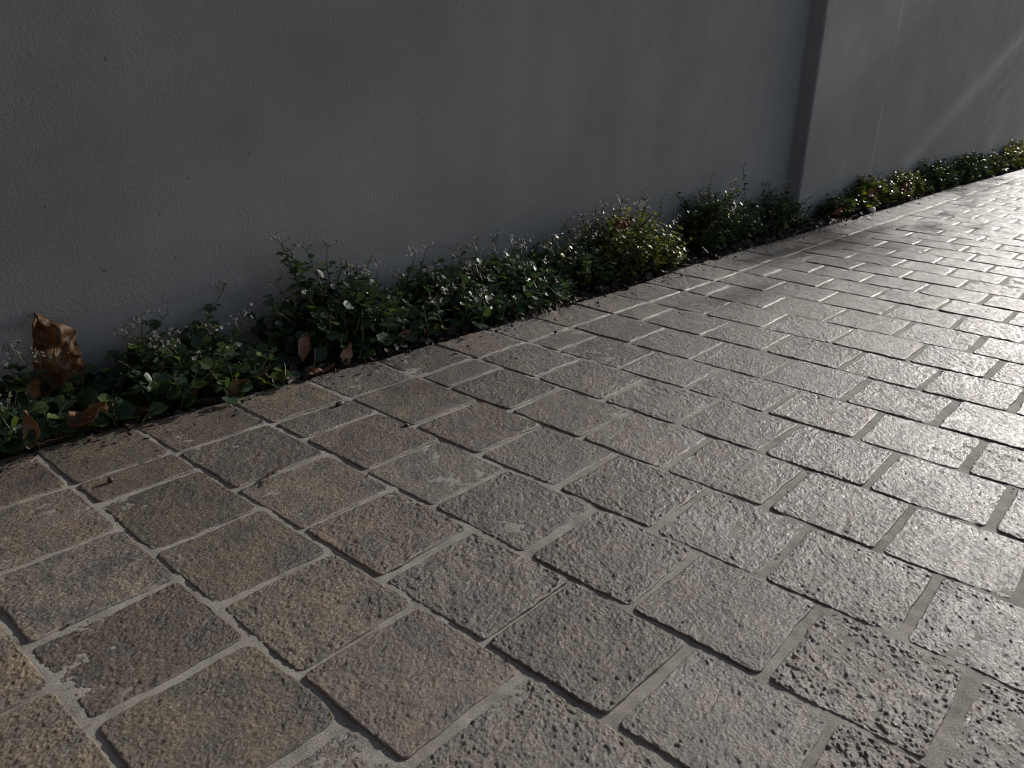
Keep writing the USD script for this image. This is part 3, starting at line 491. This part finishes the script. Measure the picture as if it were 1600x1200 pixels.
dry_leaf("dull red leaf in the gap left of the yellow-green flowering plant", (5.80, .06, .075), (5.98, .07, .120), .08, (-.3, -1, .4), M_DRY_RED, 21, curl=-.3, cup=.4)
dry_leaf("orange-brown leaf flat on the soil at the paving edge below the wall edge", (4.42, .012, .004), (4.62, .016, .014), .055, (0, -.4, 1), M_DRY, 22, curl=.2, cup=.3)

# ------------------------------------------------------------------ litter and small things
r_ = np.random.default_rng(77); bits = []
def bit(x, y, z, s, r):
    a, b = r.uniform(0, 6.28), r.normal(0, .5); d = np.array([math.cos(a) * math.cos(b), math.sin(a) * math.cos(b), math.sin(b)]); up = np.array([r.normal(0, .5), r.normal(0, .5), 1.0])
    V, F = place_leaf(np.array([x, y, z]), d, up, s, r); V[:, 2] += r.uniform(-1, 1) * (V[:, 0] - x) * (V[:, 1] - y) * 20
    return V, F
for _ in range(4200):
    x = .2 + 10.5 * r_.random() ** 1.6; y = float(edge_y(x)) + .004 + .20 * r_.random() ** 1.8; bits.append(bit(x, y, -.014 + .022 * r_.random(), r_.uniform(.007, .030) * r_.choice([.6, 1, 1.25]), r_))
for _ in range(900):
    x = .3 + 7 * r_.random() ** 1.4; y = float(edge_y(x)) - .10 * r_.random() ** 2.5; bits.append(bit(x, y, .002 + .002 * r_.random(), r_.uniform(.003, .011), r_))
obj("leaf_litter", cat(bits), M_LITTER, kind="stuff", label="brown leaf litter and twigs on the dark soil of the bed", category="leaf litter")
grit = []
for _ in range(900):
    x, y = r_.uniform(.2, 5.0), -1.5 * r_.random() ** 1.8; s = r_.uniform(.0008, .0022)
    grit.append((OCT_V * s * np.array([1, r_.uniform(.5, 1.6), .7]) + [x, y + .02, .0015], OCT_F))
obj("grit", cat(grit), M_LITTER, kind="stuff", label="fine dark crumbs scattered over the pavers near the bed", category="grit")
def lump(name, label, category, c, rad, mat_, seed):
    m = trimesh.creation.icosphere(2); v = m.vertices * (1 + .5 * (fbm(m.vertices * 1.6 + seed, 3, seed)[:, None] - .5)) * np.asarray(rad)
    t = thing(name, c, label=label, category=category); obj("shell" if name == "seed_pod" else "stone", (v, m.faces), mat_, t, smooth=True)
    return t
lump("seed_pod", "dark oval seed pod lying on a paver joint below the pinkish leaves", "seed pod", (.968, -.186, .006), (.011, .006, .005), M_SEED, 1)
lump("seed_pod", "small dark seed on the joint of the narrow half paver at left", "seed pod", (.470, -.186, .005), (.005, .005, .006), M_SEED, 2)
lump("seed_pod", "small dark seed on the second row of pavers below the middle of the bed", "seed pod", (1.745, -.185, .004), (.006, .005, .004), M_SEED, 3)
lump("seed_pod", "small dark seed lying at the corner of the fourth narrow half paver", "seed pod", (1.0, -.372, .003), (.006, .005, .004), M_SEED, 4)
lump("pebble", "white pebble on the paving edge in front of the bright green plant", "pebble", (5.14, .012, .012), (.030, .022, .018), M_PEBBLE, 5)
tw = thing("twig", label="crumbled brown twig lying in the joint between two pavers at left", category="twig")
a_, b_ = np.array([.705, -.352, .004]), np.array([.655, -.372, .004])
for q in range(3):
    o = r_.normal(0, .006, 3) * [1, 1, .2]; obj("twig_piece", tube([a_ + o, .5 * (a_ + b_) + o * .3 + [0, .002, .002], b_ + o * .5 + r_.normal(0, .006, 3) * [1, 1, 0]], .0016, 5), M_DRY_DARK, tw)
sp = thing("flower_sprig", label="fallen sprig with pinkish flowers drooping over the paving edge in the middle", category="flower sprig")
c0 = np.array([1.78, .01, .05]); c1 = np.array([1.86, -.07, .012])
obj("stalk", tube([c0, .5 * (c0 + c1) + [0, 0, .02], c1], .0012, 4), M_STEM, sp)
obj("flowers", cat([star(c1 + r_.normal(0, .012, 3) * [1, 1, .4] + [0, 0, .006], np.array([r_.normal(0, .5), -.5, .8]), .007, r_) for _ in range(9)]), M_PETAL, sp)
obj("buds", cat([(OCT_V * .0025 + c1 + r_.normal(0, .010, 3) * [1, 1, .4] + [0, 0, .004], OCT_F) for _ in range(12)]), M_BUD, sp)

# ------------------------------------------------------------------ unseen tree and building added outside the picture to shade it
def tree(label, base, height, crown_c, crown_r, nleaf, seed, gaps=(), leaf=.075):
    r = np.random.default_rng(seed); t = thing("garden_tree", label=label, category="tree"); base = np.array(base, float); cc, cr = np.array(crown_c, float), np.array(crown_r, float)
    tt = np.linspace(0, 1, 9)[:, None]; top = cc + [0, 0, cr[2] * .3]
    tr = base + (top - base) * tt + np.array([.12, .1, 0]) * np.sin(tt * 4); limbs = [tube(tr, np.linspace(.16, .04, 9), 9)]; clumps = []
    for k in range(150):
        v = r.normal(0, 1, 3); v /= np.linalg.norm(v); clumps.append(cc + v * cr * r.uniform(.45, 1.0) ** .5)
    for c in clumps[::3]:
        s0 = tr[r.integers(3, 8)]; limbs.append(tube([s0, .5 * (s0 + c) + r.normal(0, .15, 3), c], [.035, .02, .006], 5))
    obj("trunk", cat(limbs), M_BARK, t, smooth=True)
    V = np.array([(0, 0, 0), (.5, .28, .04), (1, 0, 0), (.5, -.28, .04)]); C = np.array(clumps)[r.integers(0, 150, nleaf)] + r.normal(0, .30, (nleaf, 3))
    ok = np.ones(nleaf, bool)
    for p, rad in gaps:
        d = C - np.array(p); soft = rad < .13; ok &= (np.linalg.norm(d - (d @ sun)[:, None] * sun, axis=1) > rad * (r.uniform(.45, 1.6, nleaf) if soft else r.uniform(.75, 1.15, nleaf))) | (soft & (r.random(nleaf) < .12))
    C = C[ok]; n = len(C); d = r.normal(0, 1, (n, 3)); d /= np.linalg.norm(d, axis=1, keepdims=True); u = np.cross(d, r.normal(0, 1, (n, 3))); u /= np.linalg.norm(u, axis=1, keepdims=True); w = np.cross(d, u); sz = leaf * r.uniform(.7, 1.3, (n, 1, 1))
    P = C[:, None] + sz * (V[None, :, :1] * d[:, None] + V[None, :, 1:2] * u[:, None] + V[None, :, 2:] * w[:, None])
    i = np.arange(n)[:, None] * 4
    obj("crown", (P.reshape(-1, 3), np.vstack([i + [0, 1, 2], i + [0, 2, 3]])), M_LEAF_MID, t, kind="stuff")
GAPS = [((8.2, WALL_R + .01, .80), .115), ((2.80, .00, .20), .36), ((5.5, -.10, .12), .27), ((6.25, -.08, .12), .22), ((10.2, -.16, .15), .36)]  # openings in the added crown, cut along sun rays to place sun patches
tree("unseen green tree added behind the wall to shade it and let sun patches through", (16.5, 2.2, -.1), 6, (16.2, 1.15, 5.0), (3.9, 1.60, 2.9), 60000, 3, GAPS)
house = thing("house", label="unseen dark brick building added behind the viewpoint to darken the wall step", category="house")  # added mass that keeps sky light off the wall step
M_BRICK = mat("house_brick", {"g": POS, "mp": ("mapping", {"rotation": (math.pi / 2, 0, math.pi / 2)}), "b": ("brick_texture", {"scale": 4.0, "color1": (0.10, 0.06, 0.045), "color2": (0.14, 0.085, 0.06), "mortar": (0.2, 0.19, 0.17), "mortar_size": 0.012}), "p": ("principled_bsdf", {"roughness": 0.9})},
              [("g.position", "mp.vector"), ("mp.vector", "b.vector"), ("b.color", "p.base_color")])
M_TILE = mat("roof_tile", {"p": ("principled_bsdf", {"base_color": (0.09, 0.06, 0.05), "roughness": 0.8})}, []); M_PANE = mat("window_dark", {"p": ("principled_bsdf", {"base_color": (0.02, 0.022, 0.025), "roughness": 0.08})}, []); M_WHITE = mat("white_paint", {"p": ("principled_bsdf", {"base_color": (0.6, 0.6, 0.58), "roughness": 0.5})}, [])
def box(lo, hi): m = trimesh.creation.box(bounds=[lo, hi]); return m.vertices, m.faces
obj("wall", box((-9.5, -9, -.1), (-3.4, 5.5, 5.4)), M_BRICK, house)
rv = np.array([(-10, -9.5, 5.4), (-2.9, -9.5, 5.4), (-2.9, 6, 5.4), (-10, 6, 5.4), (-6.5, -9.5, 7.6), (-6.5, 6, 7.6)], float); obj("roof", (rv, np.array([(0, 1, 4), (2, 3, 5), (1, 2, 5), (1, 5, 4), (3, 0, 4), (3, 4, 5), (0, 2, 1), (0, 3, 2)])), M_TILE, house)
for y in (-7.2, -3.4, .6):
    wf = obj("window", box((-3.4, y, .95), (-3.34, y + 1.5, 2.25)), M_WHITE, house); obj("pane", box((-3.34, y + .08, 1.03), (-3.332, y + 1.42, 2.17)), M_PANE, wf)
